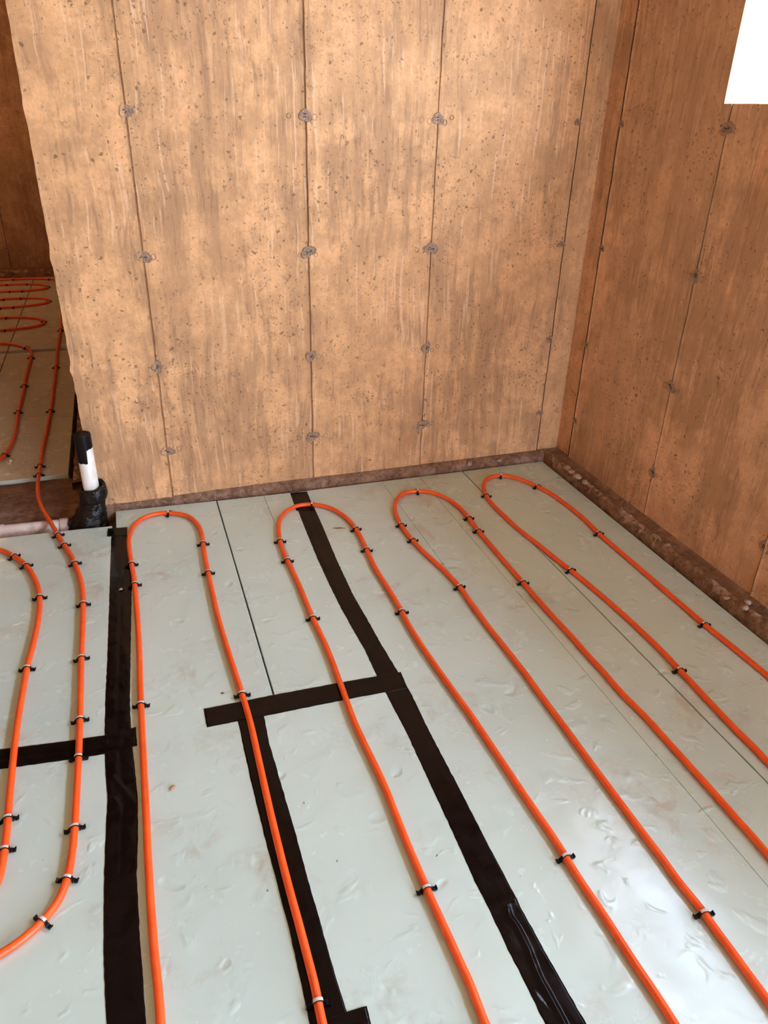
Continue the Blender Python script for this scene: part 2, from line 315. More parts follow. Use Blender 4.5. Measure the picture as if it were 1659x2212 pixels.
def foam(name, tint):
    m = Mat(name)
    P = m.P
    a = m.noise(P, 1.6, 1, 0.6)
    WQ = m.warp(P, 8, 0.11)
    mud = m.noise(WQ, 5.2, 4, 0.72)
    mask = m.ramp(m.noise(P, 1.6, 0), 0.38, 0.60)
    sp = m.noise(P, 95, 2, 0.75)
    base = m.mix(m.ramp(a, 0.3, 0.7), tuple(c*1.03 for c in tint), tuple(c*0.94 for c in tint))
    brown = (0.40, 0.285, 0.18)
    f = m.math('MULTIPLY', m.ramp(mud, 0.53, 0.70), mask)
    base = m.mix(m.math('MULTIPLY', f, 0.50), base, brown)
    g = m.math('MULTIPLY', m.ramp(sp, 0.60, 0.72), m.math('MULTIPLY', m.ramp(mud, 0.52, 0.72), mask))
    base = m.mix(m.math('MULTIPLY', g, 0.45), base, (0.30, 0.25, 0.20))
    v = m.voronoi(WQ, 24)
    sel = m.n('ShaderNodeSeparateColor')
    m.lk(v.outputs['Color'], sel.inputs[0])
    speck = m.math('MULTIPLY', m.math('LESS_THAN', sel.outputs[0], 0.09), m.math('LESS_THAN', v.outputs['Distance'], m.math('MULTIPLY', sel.outputs[1], 0.09)))
    base = m.mix(m.math('MULTIPLY', speck, 0.75), base, (0.11, 0.065, 0.045))
    # dents, foot marks and scuffs
    dn = m.noise(P, 7.5, 1, 0.5)
    d2 = m.noise(WQ, 19, 2, 0.5)
    v3 = m.voronoi(WQ, 10)
    sel3 = m.n('ShaderNodeSeparateColor')
    m.lk(v3.outputs['Color'], sel3.inputs[0])
    dent = m.math('MULTIPLY', m.math('LESS_THAN', sel3.outputs[0], 0.22), m.ramp(v3.outputs['Distance'], 0.22, 0.05))
    h = m.math('ADD', m.math('MULTIPLY', dn, 0.55), m.math('MULTIPLY', m.ramp(d2, 0.56, 0.76), 0.16))
    h = m.math('SUBTRACT', h, m.math('MULTIPLY', dent, 0.30))
    nb = m.bump(h, 0.007, 0.9)
    sm = m.noise(WQ, 9, 3, 0.7)
    rg = m.math('ADD', m.ramp(sm, 0.25, 0.75, 0.19, 0.29), m.math('MULTIPLY', g, 0.25))
    rg = m.math('ADD', rg, m.math('MULTIPLY', f, 0.18))
    return m.done(base, rg, nb, Specular_IOR_Level=0.85)
M_FOAM = foam('foam_board_mint', (0.545, 0.672, 0.600))
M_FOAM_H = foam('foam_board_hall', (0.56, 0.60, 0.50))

def plain(name, col, rough=0.5, **kw):
    m = Mat(name)
    nz = m.noise(m.P, 40, 3)
    c = m.mix(m.ramp(nz, 0.3, 0.7), tuple(x*0.92 for x in col), tuple(min(1, x*1.06) for x in col))
    return m.done(c, rough, **kw)

def pipe_mat():
    m = Mat('orange_pex')
    uv = m.n('ShaderNodeTexCoord').outputs['UV']
    sep = m.n('ShaderNodeSeparateXYZ')
    m.lk(uv, sep.inputs[0])
    u, v = sep.outputs[0], sep.outputs[1]
    # a line of small black ink print down one side, in runs
    cu = m.n('ShaderNodeCombineXYZ')
    m.lk(m.math('MULTIPLY', u, 330.0), cu.inputs[0])
    m.lk(m.math('MULTIPLY', v, 130.0), cu.inputs[1])
    nd = m.noise(cu.outputs[0], 1.0, 1)
    band = m.math('LESS_THAN', m.math('ABSOLUTE', m.math('SUBTRACT', v, 0.17)), 0.022)
    run = m.math('GREATER_THAN', m.math('SINE', m.math('MULTIPLY', u, 5.2)), 0.15)
    ink = m.math('MULTIPLY', m.math('MULTIPLY', m.ramp(nd, 0.50, 0.54), band), run)
    nz = m.noise(m.P, 25, 3)
    c = m.mix(m.ramp(nz, 0.3, 0.7), (0.86, 0.095, 0.012), (0.93, 0.120, 0.017))
    c = m.mix(m.math('MULTIPLY', ink, 0.8), c, (0.03, 0.012, 0.008))
    return m.done(c, 0.36, Specular_IOR_Level=0.45)
M_PIPE = pipe_mat()

def tape_mat():
    m = Mat('black_sheathing_tape')
    a = m.noise(m.P, 28, 5, 0.6)
    b = m.noise(m.warp(m.P, 18, 0.05), 60, 3, 0.5, 0.5)
    c = m.mix(m.ramp(a, 0.35, 0.7), (0.0030, 0.0014, 0.0013), (0.0060, 0.0034, 0.0034))
    h = m.math('ADD', m.math('MULTIPLY', a, 0.5), m.math('MULTIPLY', b, 0.4))
    return m.done(c, m.ramp(a, 0.3, 0.7, 0.13, 0.26), m.bump(h, 0.002, 0.35), Specular_IOR_Level=0.18)
M_TAPE = tape_mat()
def wrap_mat():
    m = Mat('black_wrap_film')
    b = m.noise(m.scale(m.warp(m.P, 12, 0.06), (1, 1, 3.2)), 26, 4, 0.6)
    c = m.mix(m.ramp(b, 0.35, 0.7), (0.005, 0.003, 0.002), (0.012, 0.008, 0.006))
    return m.done(c, 0.22, m.bump(b, 0.010, 0.8), Specular_IOR_Level=0.35)
M_WRAP = wrap_mat()
M_CLIP = plain('black_clip_plastic', (0.005, 0.004, 0.005), 0.35, Specular_IOR_Level=0.2)
M_PAPER = plain('clip_paper_strip', (0.62, 0.56, 0.52), 0.6)
M_PVC = plain('white_pvc', (0.86, 0.81, 0.72), 0.32)
def dirty_pvc():
    m = Mat('dusty_pvc')
    a = m.noise(m.P, 16, 5, 0.65)
    c = m.mix(m.ramp(a, 0.40, 0.66), (0.70, 0.58, 0.51), (0.45, 0.31, 0.22))
    return m.done(c, 0.4)
M_PVCD = dirty_pvc()
M_CAP = plain('black_pipe_tape', (0.005, 0.0035, 0.003), 0.42, Specular_IOR_Level=0.2)
def patch_mat():
    m = Mat('tie_mortar')
    a = m.noise(m.P, 120, 4, 0.65)
    c = m.mix(m.ramp(a, 0.35, 0.66), (0.42, 0.270, 0.170), (0.21, 0.130, 0.082))
    return m.done(c, 0.9, m.bump(a, 0.004, 0.8))
M_TIE = patch_mat()
M_STUB = plain('rusty_tie_steel', (0.035, 0.018, 0.012), 0.7)
M_RING = plain('form_ring_concrete', (0.40, 0.245, 0.14), 0.9)
M_OSB = plain('ceiling_board', (0.70, 0.52, 0.33), 0.8)
M_GROUND = plain('outdoor_ground', (0.35, 0.25, 0.17), 0.95)
M_WOOD = plain('opening_buck_wood', (0.55, 0.38, 0.22), 0.75)
M_MUD = earthy('dried_mud', (0.16, 0.075, 0.04), (0.26, 0.14, 0.08), (0.30, 0.18, 0.11), 0.2)
M_TAN = plain('wood_crumb', (0.45, 0.22, 0.10), 0.7)

# ---------------------------------------------------------------- helpers
def mesh(name, verts, faces, mat, smooth=False, uvs=None):
    me = bpy.data.meshes.new(name)
    me.from_pydata([tuple(v) for v in verts], [], faces)
    me.materials.append(mat)
    if smooth:
        me.polygons.foreach_set('use_smooth', [True]*len(me.polygons))
    if uvs is not None:
        lay = me.uv_layers.new(name='UVMap')
        for lp in me.loops:
            lay.data[lp.index].uv = uvs[lp.index]
    me.update()
    return me
def link(name, me, parent=None, loc=None, rot=None):
    o = bpy.data.objects.new(name, me)
    COL.objects.link(o)
    if parent: o.parent = parent
    if loc is not None: o.location = loc
    if rot is not None: o.rotation_euler = rot
    return o
def tag(o, label=None, cat=None, group=None, kind=None):
    if label: o['label'] = label
    if cat: o['category'] = cat
    if group: o['group'] = group
    if kind: o['kind'] = kind
    return o
def empty(name, loc, rz=0.0):
    o = bpy.data.objects.new(name, None)
    o.empty_display_size = 0.05
    o.location = loc
    o.rotation_euler = (0, 0, rz)
    COL.objects.link(o)
    return o
def nz(x, y=0.0, z=0.0):
    return noise.noise(Vector((x, y, z)))
def frange(a, b, step):
    n = max(1, int(round((b-a)/step)))
    return [a+(b-a)*i/n for i in range(n+1)]
ADDED_BULB = 0.62
def joints(me, prof_, nrows):  # per-vertex weight of the shade painted into the joint grooves
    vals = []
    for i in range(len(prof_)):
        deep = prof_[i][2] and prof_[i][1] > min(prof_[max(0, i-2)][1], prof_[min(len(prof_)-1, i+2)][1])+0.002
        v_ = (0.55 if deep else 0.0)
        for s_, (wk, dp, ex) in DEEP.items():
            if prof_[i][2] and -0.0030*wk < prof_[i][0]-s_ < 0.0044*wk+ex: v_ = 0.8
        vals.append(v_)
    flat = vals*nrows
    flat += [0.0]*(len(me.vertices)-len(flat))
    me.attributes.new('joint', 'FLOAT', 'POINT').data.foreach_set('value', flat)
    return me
class Geo:
    def __init__(s): s.v, s.f = [], []
    def grid(s, rows, flip=False, skip=None):
        b = len(s.v)
        nr, nc = len(rows), len(rows[0])
        for r in rows: s.v += [tuple(p) for p in r]
        for i in range(nr-1):
            for j in range(nc-1):
                if skip and skip(i, j): continue
                q = (b+i*nc+j, b+i*nc+j+1, b+(i+1)*nc+j+1, b+(i+1)*nc+j)
                s.f.append(q[::-1] if flip else q)
    def quad(s, *p):
        b = len(s.v); s.v += [tuple(q) for q in p]; s.f.append(tuple(range(b, b+len(p))))
    def box(s, a, c):
        x0, y0, z0 = a; x1, y1, z1 = c
        b = len(s.v)
        s.v += [(x0,y0,z0),(x1,y0,z0),(x1,y1,z0),(x0,y1,z0),(x0,y0,z1),(x1,y0,z1),(x1,y1,z1),(x0,y1,z1)]
        for q in ((0,3,2,1),(4,5,6,7),(0,1,5,4),(1,2,6,5),(2,3,7,6),(3,0,4,7)):
            s.f.append(tuple(b+i for i in q))
    def loft(s, rings, cap0=True, cap1=True):
        b = len(s.v); n = len(rings[0])
        for r in rings: s.v += [tuple(p) for p in r]
        for i in range(len(rings)-1):
            for j in range(n):
                k = (j+1) % n
                s.f.append((b+i*n+j, b+i*n+k, b+(i+1)*n+k, b+(i+1)*n+j))
        if cap0: s.f.append(tuple(b+j for j in range(n))[::-1])
        if cap1: s.f.append(tuple(b+(len(rings)-1)*n+j for j in range(n)))
    def mesh(s, name, mat, smooth=False): return mesh(name, s.v, s.f, mat, smooth)

# ---------------------------------------------------------------- the room shell
TIE_Z = [0.2358, 0.5921, 1.0020, 1.4644, 1.92]
SEAM_X = [0.0780, 0.6886, 1.1962, 1.8104]           # back wall form joints
SEAM_Y = [2.8152, 2.2192, 1.6109, 1.0, 0.39, -0.22, -0.83, -1.44, -2.05]   # right wall form joints
ZS = frange(-0.05, CEIL, 0.025)

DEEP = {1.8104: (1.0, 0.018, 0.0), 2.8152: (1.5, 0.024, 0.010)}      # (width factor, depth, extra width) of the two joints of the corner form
def profile(seams, lo, hi, offs, extra=()):
    """(u, depth, is_joint) across a wall: panels a few mm out of plane, with a narrow groove at each joint"""
    pts = []
    ss = sorted(seams)
    cur = offs[0]
    pts.append((lo, cur, 0))
    for i, s_ in enumerate(ss):
        nxt = offs[(i+1) % len(offs)]
        wk, dp, ex = DEEP.get(s_, (1.0, 0.0042, 0.0))
        pts += [(s_-0.014, cur, 0), (s_-0.0040*wk, cur-0.0014*wk, 1), (s_-0.0024*wk, max(cur, nxt)+dp, 1), (s_+0.0018*wk+ex, max(cur, nxt)+dp, 1), (s_+0.0040*wk+ex, nxt, 1), (s_+0.0056*wk+ex, nxt, 1), (s_+0.020+ex, nxt, 0)]
        cur = nxt
    pts.append((hi, cur, 0))
    us = [p[0] for p in pts]
    for e in list(extra)+frange(lo, hi, 0.08):
        if all(abs(e-u) > 0.006 for u in us):
            us.append(e)
            # depth of the panel it lies on
            k = sum(1 for s_ in ss if s_ < e)
            pts.append((e, offs[k % len(offs)], 0))
    return sorted(pts)

# back wall, a free end on the left where the hall opens
prof = profile(SEAM_X, -0.229, W+0.04, [0.0, 0.0034, 0.0014, 0.0036, 0.0085])
rows = []
for z in ZS:
    r = []
    for k, (u, d, jt) in enumerate(prof):
        du = 0.0
        if jt: du = 0.0022*nz(z*9, u*0.7, 5)+0.0015*nz(z*31, u*1.5, 2)
        if k == 0:
            du = 0.0016*nz(z*6, 1, 1)+0.0024*nz(z*24, 2, 1)+(0.007*max(0, nz(z*13, 4, 9)-0.2))
            for tz in TIE_Z: du -= 0.007*math.exp(-((z-tz-0.005)/0.022)**2)*0.8
            if z < 0.12: du += 0.01*abs(nz(z*40, 3, 3))
        if k == 1 and False: pass
        r.append((u+du, D+d+(0.004 if k == 0 else 0)+0.0008*nz(u*6, z*6, 4), z))
    rows.append(r)
g = Geo()
g.grid(rows)
g.grid([[(r[0][0], D+THICK, r[0][2]), r[0]] for r in rows])                     # free end
g.grid([[(W+0.04, D+THICK, z), (-0.229, D+THICK, z)] for z in (-0.05, CEIL)])   # hall side
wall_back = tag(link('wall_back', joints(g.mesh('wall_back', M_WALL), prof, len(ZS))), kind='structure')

# the rest of the wall beyond the hall opening, and the lintel over it
g = Geo()
g.box((-3.2, D, -0.05), (-2.1, D+THICK, CEIL))
g.box((-2.1, D, 2.2), (-0.236, D+THICK, CEIL))
tag(link('wall_front', g.mesh('wall_front', M_SIDE)), kind='structure')

# right wall with the window and the added door opening cut through it
pr = profile(SEAM_Y, -2.6, D+0.010, [0.0, 0.0015, 0.0, 0.002, 0.0008, 0.002, 0.0, 0.0025, 0.0010, 0.0085], extra=(WIN[0], WIN[1], ADDED_DOOR[0], ADDED_DOOR[1]))
zr = sorted(set(ZS+[WIN[2], WIN[3], ADDED_DOOR[2], ADDED_DOOR[3]]))
rows = []
for z in zr:
    r = []
    for u, d, jt in pr:
        du = (0.0024*nz(z*9, u*0.7, 8)+0.0016*nz(z*31, u*1.5, 2)) if jt else 0
        if abs(u-WIN[1]) < 1e-6 and WIN[2]-1e-6 <= z <= WIN[3]+1e-6: du = 0.003*nz(z*40, 1, 7)
        dz = 0.002*nz(u*30, 3, 1) if (abs(z-WIN[2]) < 1e-6 and WIN[0] <= u <= WIN[1]) else 0
        r.append((W+d+0.0008*nz(u*6, z*6, 9), u+du, z+dz))
    rows.append(r)
def in_open(u0, u1, z0, z1):
    for a, b, c, d in (WIN, ADDED_DOOR):
        if u0 >= a-1e-5 and u1 <= b+1e-5 and z0 >= c-1e-5 and z1 <= d+1e-5: return True
    return False
g = Geo()
g.grid(rows, skip=lambda i, j: in_open(pr[j][0], pr[j+1][0], zr[i], zr[i+1]), flip=True)
XO = W+THICK
for a, b, c, d in (WIN, ADDED_DOOR):      # reveals
    ja = [k for k, p in enumerate(pr) if abs(p[0]-a) < 1e-6][0]
    jb = [k for k, p in enumerate(pr) if abs(p[0]-b) < 1e-6][0]
    i0 = [k for k, z in enumerate(zr) if abs(z-c) < 1e-6][0]
    i1 = [k for k, z in enumerate(zr) if abs(z-d) < 1e-6][0]
    for j, fl in ((ja, True), (jb, False)):
        g.grid([[rows[i][j], (XO, pr[j][0], zr[i])] for i in range(i0, i1+1)], flip=not fl)
    for i, fl in ((i0, False), (i1, True)):
        g.grid([[rows[i][j], (XO, pr[j][0], zr[i])] for j in range(ja, jb+1)], flip=fl)
yo = [-2.6, ADDED_DOOR[0], ADDED_DOOR[1], WIN[0], WIN[1], D+THICK]
zo = [-0.05, 0.0, WIN[2], WIN[3], CEIL]
g.grid([[(XO, y, z) for y in yo] for z in zo], skip=lambda i, j: in_open(yo[j], yo[j+1], zo[i], zo[i+1]))
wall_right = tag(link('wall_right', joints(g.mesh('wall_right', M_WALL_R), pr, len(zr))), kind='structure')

def shell(name, a, b, mat):
    g = Geo(); g.box(a, b)
    return tag(link(name, g.mesh(name, mat)), kind='structure')
shell('wall_left', (-3.45, D, -0.05), (-3.2, 8.37, CEIL), M_SIDE)
shell('wall_room_left', (-2.55, YR-THICK, -0.05), (-2.3, D-0.002, CEIL), M_SIDE)
g = Geo()
for a_, c_ in (((-2.3, YR-THICK, -0.05), (ADDED_REAR[0], YR, CEIL)), ((ADDED_REAR[1], YR-THICK, -0.05), (XO, YR, CEIL)), ((ADDED_REAR[0], YR-THICK, -0.05), (ADDED_REAR[1], YR, ADDED_REAR[2])), ((ADDED_REAR[0], YR-THICK, ADDED_REAR[3]), (ADDED_REAR[1], YR, CEIL))):
    g.box(a_, c_)
tag(link('wall_rear', g.mesh('wall_rear', M_SIDE)), kind='structure')
g = Geo()
for a_, c_ in (((ADDED_REAR[0]-.05, YR-THICK-.04, ADDED_REAR[2]), (ADDED_REAR[0], YR-THICK, ADDED_REAR[3]+.05)), ((ADDED_REAR[1], YR-THICK-.04, ADDED_REAR[2]), (ADDED_REAR[1]+.05, YR-THICK, ADDED_REAR[3]+.05)), ((ADDED_REAR[0]-.05, YR-THICK-.04, ADDED_REAR[2]-.05), (ADDED_REAR[1]+.05, YR-THICK, ADDED_REAR[2])), ((ADDED_REAR[0], YR-THICK-.04, ADDED_REAR[3]), (ADDED_REAR[1], YR-THICK, ADDED_REAR[3]+.05))):
    g.box(a_, c_)
tag(link('added_rear_opening', g.mesh('added_rear_opening', M_WOOD)), kind='structure')  # frame around the rear opening added for light
shell('ceiling', (-3.45, -2.85, CEIL), (XO, 8.37, CEIL+0.1), M_OSB)
shell('floor', (-3.2, -2.6, -0.15), (W+0.02, 8.12, -0.05), M_SOIL)
shell('ground', (XO+0.02, -14, -0.30), (14, 11, -0.12), M_GROUND)
shell('ground', (-12, -14, -0.30), (XO+0.02, YR-THICK-0.02, -0.12), M_GROUND)
shell('wall_hall_right', (-0.235, D+THICK+0.001, -0.05), (0.0, 8.37, CEIL), M_SIDE)
# far hall wall with its form joints
HF = 8.10
ph = profile([-0.39, -1.0, -1.61, -2.22, -2.83], -3.2, -0.235, [0.0, 0.003, 0.0, 0.003, 0.001, 0.003])
g = Geo()
g.grid([[(u, HF+d, z) for u, d, jt in ph] for z in frange(-0.05, CEIL, 0.2)])
g.grid([[(-0.235, HF+0.25, z), (-3.2, HF+0.25, z)] for z in (-0.05, CEIL)])
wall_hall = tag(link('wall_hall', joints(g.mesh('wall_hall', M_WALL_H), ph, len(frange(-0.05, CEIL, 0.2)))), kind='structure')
# rough timber buck on the outside of each opening
def opening_frame(name, op, sill):
    a, b, c, d = op
    g = Geo(); x0, x1, t = XO, XO+0.04, 0.05
    g.box((x0, a-t, c-(t if sill else 0)), (x1, a, d+t)); g.box((x0, b, c-(t if sill else 0)), (x1, b+t, d+t)); g.box((x0, a, d), (x1, b, d+t))
    if sill: g.box((x0, a, c-t), (x1, b, c))
    tag(link(name, g.mesh(name, M_WOOD)), kind='structure')
opening_frame('window_1', WIN, True)
opening_frame('added_door', ADDED_DOOR, False)  # frame of the door opening that was added to let light in

# form ties: a mortar patch with a snapped tie stub, and the faint ring marks of the form pins
def disc(r, n, seed, h, elong=1.0):
    g = Geo(); rr = random.Random(seed)
    ph_ = rr.random()*6
    out = []
    for k in range(n):
        t = 2*math.pi*k/n
        q = r*(1+0.13*math.sin(2*t+ph_)+0.10*math.sin(3*t+ph_*2)+rr.uniform(-0.08, 0.08))
        out.append((q*math.cos(t)*elong, q*math.sin(t)))
    rings = [[(x*1.06, y*1.06, -0.0005) for x, y in out], [(x, y, h) for x, y in out], [(x*0.72, y*0.72, h*0.45+rr.uniform(-.0006, .0006)) for x, y in out], [(x*0.3, y*0.3, h*0.25) for x, y in out]]
    g.loft(rings, False, True)
    return g
TIE_ME = [disc(0.0215, 18, s, 0.0020, 1.0+0.25*(s % 2)).mesh('tie_patch', M_TIE) for s in range(5)]
def stub_me(seed):
    rr = random.Random(seed); g = Geo()
    for k in range(3):
        x, y = rr.uniform(-0.010, 0.008), rr.uniform(-0.006, 0.006)
        l, w_ = rr.uniform(0.004, 0.010), rr.uniform(0.0018, 0.0035)
        g.box((x-l/2, y-w_/2, 0.0002), (x+l/2, y+w_/2, rr.uniform(0.002, 0.0045)))
    return g.mesh('tie_stub', M_STUB)
STUB_ME = [stub_me(s) for s in range(5)]
def ring_me(r):
    g = Geo(); n = 16
    g.loft([[(q*r*math.cos(2*math.pi*k/n), q*r*math.sin(2*math.pi*k/n)*1.1, h) for k in range(n)] for q, h in ((1.12, -0.0003), (1.05, 0.0009), (0.92, 0.0009), (0.84, -0.0003))], False, False)
    return g.mesh('form_ring', M_RING)
RING_ME = [ring_me(0.0075), ring_me(0.009)]
tie_n = 0
def tie(wall, pos, rot, scale=1.0, rings=True, half=0):
    global tie_n
    tie_n += 1
    rr = random.Random(tie_n*13)
    M = Matrix.Translation(pos) @ rot
    o = link('tie_patch', TIE_ME[tie_n % 5], wall)
    o.matrix_local = M @ Matrix.Rotation(rr.uniform(-.4, .4), 4, 'Z') @ Matrix.Diagonal((scale, scale, 1, 1))
    s_ = link('tie_stub', STUB_ME[tie_n % 5], o)
    if not rings: return
    for dx, dy in ((-0.032, -0.006), (-0.060, -0.004), (0.034, -0.008), (0.054, 0.004)):
        if half and dx*half > 0: continue
        if rr.random() < 0.22: continue
        f = link('form_ring', RING_ME[rr.randrange(2)], wall)
        f.matrix_local = M @ Matrix.Translation((dx+rr.uniform(-.006, .006), dy+rr.uniform(-.006, .006), 0)) 
# local frame: x along the wall, y up, z out of the wall
ROT_B = Matrix(((1, 0, 0, 0), (0, 0, -1, 0), (0, 1, 0, 0), (0, 0, 0, 1)))
ROT_R = Matrix(((0, 0, -1, 0), (-1, 0, 0, 0), (0, 1, 0, 0), (0, 0, 0, 1)))
for i, x in enumerate(SEAM_X):
    for z in TIE_Z:
        if i < 3: tie(wall_back, (x, D+0.001, z), ROT_B)
        else: tie(wall_back, (x-0.012, D+0.002, z), ROT_B, 0.62, True, 1)
for i, y in enumerate(SEAM_Y[:5]):
    for z in TIE_Z[:4]:
        if WIN[2]-0.02 < z and WIN[0]-.02 < y < WIN[1]+.02: continue
        if i == 0: tie(wall_right, (W, y-0.010, z), ROT_R, 0.62, False)
        else: tie(wall_right, (W+0.0005, y, z), ROT_R)
for x in (-1.0, -1.61):
    for z in (0.24, 0.60, 1.0, 1.46): tie(wall_hall, (x, HF, z), ROT_B, 1.0, True)

# ---------------------------------------------------------------- footings (rough trim at the wall feet)
def footing(name, path, prof_, mat, amp, seed, step=0.012, lump=0.012):
    """path: (start, end, outward dir); prof_: (outward, z) from the wall out"""
    a, b, n = Vector(path[0]), Vector(path[1]), Vector(path[2])
    L = (b-a).length; t = (b-a)/L
    # refine profile
    fine = []
    for (o0, z0), (o1, z1) in zip(prof_, prof_[1:]):
        k = max(1, int(round(math.hypot(o1-o0, z1-z0)/0.010)))
        fine += [(o0+(o1-o0)*i/k, z0+(z1-z0)*i/k) for i in range(k)]
    fine.append(prof_[-1])
    rows = []; crust = []
    omax = max(p[0] for p in prof_)
    for u in frange(0, L, step):
        r = []
        for k, (o_, z_) in enumerate(fine):
            p = a+t*u+n*o_
            edge = math.exp(-((o_-omax*0.82)/(omax*0.22))**2)
            q = Vector((p.x, p.y, z_))*1.0
            dz = amp*(0.7*noise.noise(q*16+Vector((seed, 0, 0)))+0.6*noise.noise(q*45+Vector((0, seed, 0)))+0.4*noise.noise(q*110))
            lp = max(0.0, noise.noise(q*22+Vector((seed*2, 3, 1)))+0.05)*lump*edge
            do = amp*0.7*noise.noise(q*30+Vector((9, seed, 3)))*(0.3+edge) if 0 < k < len(fine)-1 else 0
            crust.append(max(0.0, min(1.0, (edge*1.25-0.25)*(0.40+0.9*noise.noise(q*14+Vector((seed, 8, 2)))+1.2*noise.noise(q*48)+0.8*noise.noise(q*110)))))
            r.append((p.x+n.x*do, p.y+n.y*do, z_+(dz*(0.35+0.65*edge)+lp if 0 < k < len(fine)-1 else 0)))
        rows.append(r)
    g = Geo(); g.grid(rows, flip=(t.cross(n) < 0))
    me = g.mesh(name, mat, True)
    at = me.attributes.new('crust', 'FLOAT', 'POINT')
    at.data.foreach_set('value', crust)
    return tag(link(name, me), kind='structure')
footing('trim_1', ((W+0.004, -2.6), (W+0.004, D+0.004), (-1, 0)), [(0, 0.046), (0.020, 0.034), (0.050, 0.036), (0.070, 0.048), (0.080, 0.044), (0.086, 0.010), (0.087, -0.05)], M_FOOT, 0.0085, 3.1, 0.006, 0.014)
footing('trim_2', ((-0.236, D+0.030), (W+0.004, D+0.006), (0, -1)), [(0, 0.042), (0.018, 0.038), (0.034, 0.020), (0.042, 0.002), (0.044, -0.05)], M_FOOTB, 0.0030, 7.7, 0.012, 0.003)
footing('trim_3', ((-3.2, HF+0.004), (-0.24, HF+0.004), (0, -1)), [(0, 0.07), (0.05, 0.066), (0.09, 0.055), (0.11, 0.0), (0.11, -0.05)], M_FOOT, 0.012, 1.7, 0.03)
footing('trim_4', ((-0.236, D+THICK), (-0.236, HF), (-1, 0)), [(0, 0.040), (0.06, 0.034), (0.088, 0.022), (0.094, -0.01), (0.095, -0.05)], M_FOOT, 0.010, 4.4, 0.02)
footing('trim_5', ((-2.1, D+THICK+0.150), (-0.20, D+THICK+0.150), (0, -1)), [(0, -0.05), (0.002, -0.016), (0.03, -0.014), (0.14, -0.013), (0.28, -0.018), (0.39, -0.026), (0.405, -0.05)], M_FOOTB, 0.006, 6.2, 0.02)

# ---------------------------------------------------------------- foam insulation boards
def prism(name, pts, z0=-0.0499, z1=0.0, mat=M_FOAM, bev=0.0015):
    """pts counter-clockwise; the top edge slightly eased"""
    n = len(pts)
    c = Vector((sum(p[0] for p in pts)/n, sum(p[1] for p in pts)/n))
    def inset(d):
        out = []
        for i in range(n):
            p0, p1, p2 = Vector(pts[i-1]), Vector(pts[i]), Vector(pts[(i+1) % n])
            e0, e1 = (p1-p0).normalized(), (p2-p1).normalized()
            n0, n1 = Vector((-e0.y, e0.x)), Vector((-e1.y, e1.x))
            m_ = (n0+n1); m_ = m_/max(1e-6, m_.dot(n0))
            out.append(p1+m_*d)
        return out
    g = Geo()
    g.loft([[(p[0], p[1], z0) for p in pts], [(p[0], p[1], z1-bev) for p in pts], [(p.x, p.y, z1) for p in inset(bev)]])
    return g.mesh(name, mat)
def scored(name, x0, x1, yb, y0f, y1f, grooves, mat=M_FOAM):
    """board with score lines along y; back edge runs from y0f(x0) to y1f(x1)"""
    xs = [(x0, -0.0499), (x0, -0.0015), (x0+0.0015, 0.0)]
    for gx in grooves:
        xs += [(gx-0.0009, 0.0), (gx-0.0006, -0.004), (gx+0.0006, -0.004), (gx+0.0009, 0.0)]
    xs += [(x1-0.0015, 0.0), (x1, -0.0015), (x1, -0.0499)]
    ye = lambda x: y0f+(y1f-y0f)*(x-x0)/(x1-x0)
    g = Geo()
    g.loft([[(x, yb, z) for x, z in xs], [(x, ye(x), z) for x, z in xs]])
    g.f = [f[::-1] for f in g.f]
    return g.mesh(name, mat)
G_ = 'mint insulation boards on the floor'
def board(me, label): tag(link('foam_board', me), label, 'foam board', G_)
S1, S2, S3 = 0.2545, 0.6015, 1.3965     # seams
yb = -2.4
board(prism('foam_board', [(-0.150, yb), (0.180, yb), (0.180, 1.612), (S1-0.0025, 1.612), (S1-0.0025, 2.897), (-0.155, 2.914), (-0.158, 2.60), (-0.166, 1.7)]), 'mint foam board under the leftmost full pipe hairpin, right of the left tape')
board(scored('foam_board', S1+0.0025, S2-0.001, 1.612, 2.894, 2.884, [0.4555]), 'narrow mint foam board between the dark open seam and the long black tape')
board(scored('foam_board', 0.184, S2-0.001, yb, 1.608, 1.608, []), 'mint foam board framed by black tape on three sides')
board(scored('foam_board', S2+0.001, S3-0.0022, yb, 2.884, 2.884, [0.9955, 1.178]), 'widest mint foam board, with two thin score lines and a glossy scuffed area')
board(scored('foam_board', S3+0.0022, 1.822, yb, 2.884, 2.886, []), 'shaded mint foam board along the footing of the right wall')
board(prism('foam_board', [(-2.28, 1.612), (-0.180, 1.612), (-0.176, 2.3), (-0.171, 2.790), (-0.33, 2.800), (-2.28, 2.86)]), 'mint foam board in front of the white drain pipe, left of the long tape')
board(prism('foam_board', [(-2.28, yb), (-0.165, yb), (-0.180, 1.608), (-2.28, 1.608)]), 'mint foam board at lower left, below the cross tape at the left border')
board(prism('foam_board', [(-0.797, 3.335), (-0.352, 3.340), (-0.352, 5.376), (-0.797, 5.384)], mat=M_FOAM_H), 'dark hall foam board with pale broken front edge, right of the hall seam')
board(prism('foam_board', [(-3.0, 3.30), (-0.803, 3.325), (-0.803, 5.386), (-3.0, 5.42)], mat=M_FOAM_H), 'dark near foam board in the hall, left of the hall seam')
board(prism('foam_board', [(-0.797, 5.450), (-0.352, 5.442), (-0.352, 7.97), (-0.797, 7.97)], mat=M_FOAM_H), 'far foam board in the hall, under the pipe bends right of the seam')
board(prism('foam_board', [(-3.0, 5.48), (-0.803, 5.452), (-0.803, 7.97), (-3.0, 7.97)], mat=M_FOAM_H), 'far foam board in the hall, left of the hall seam')

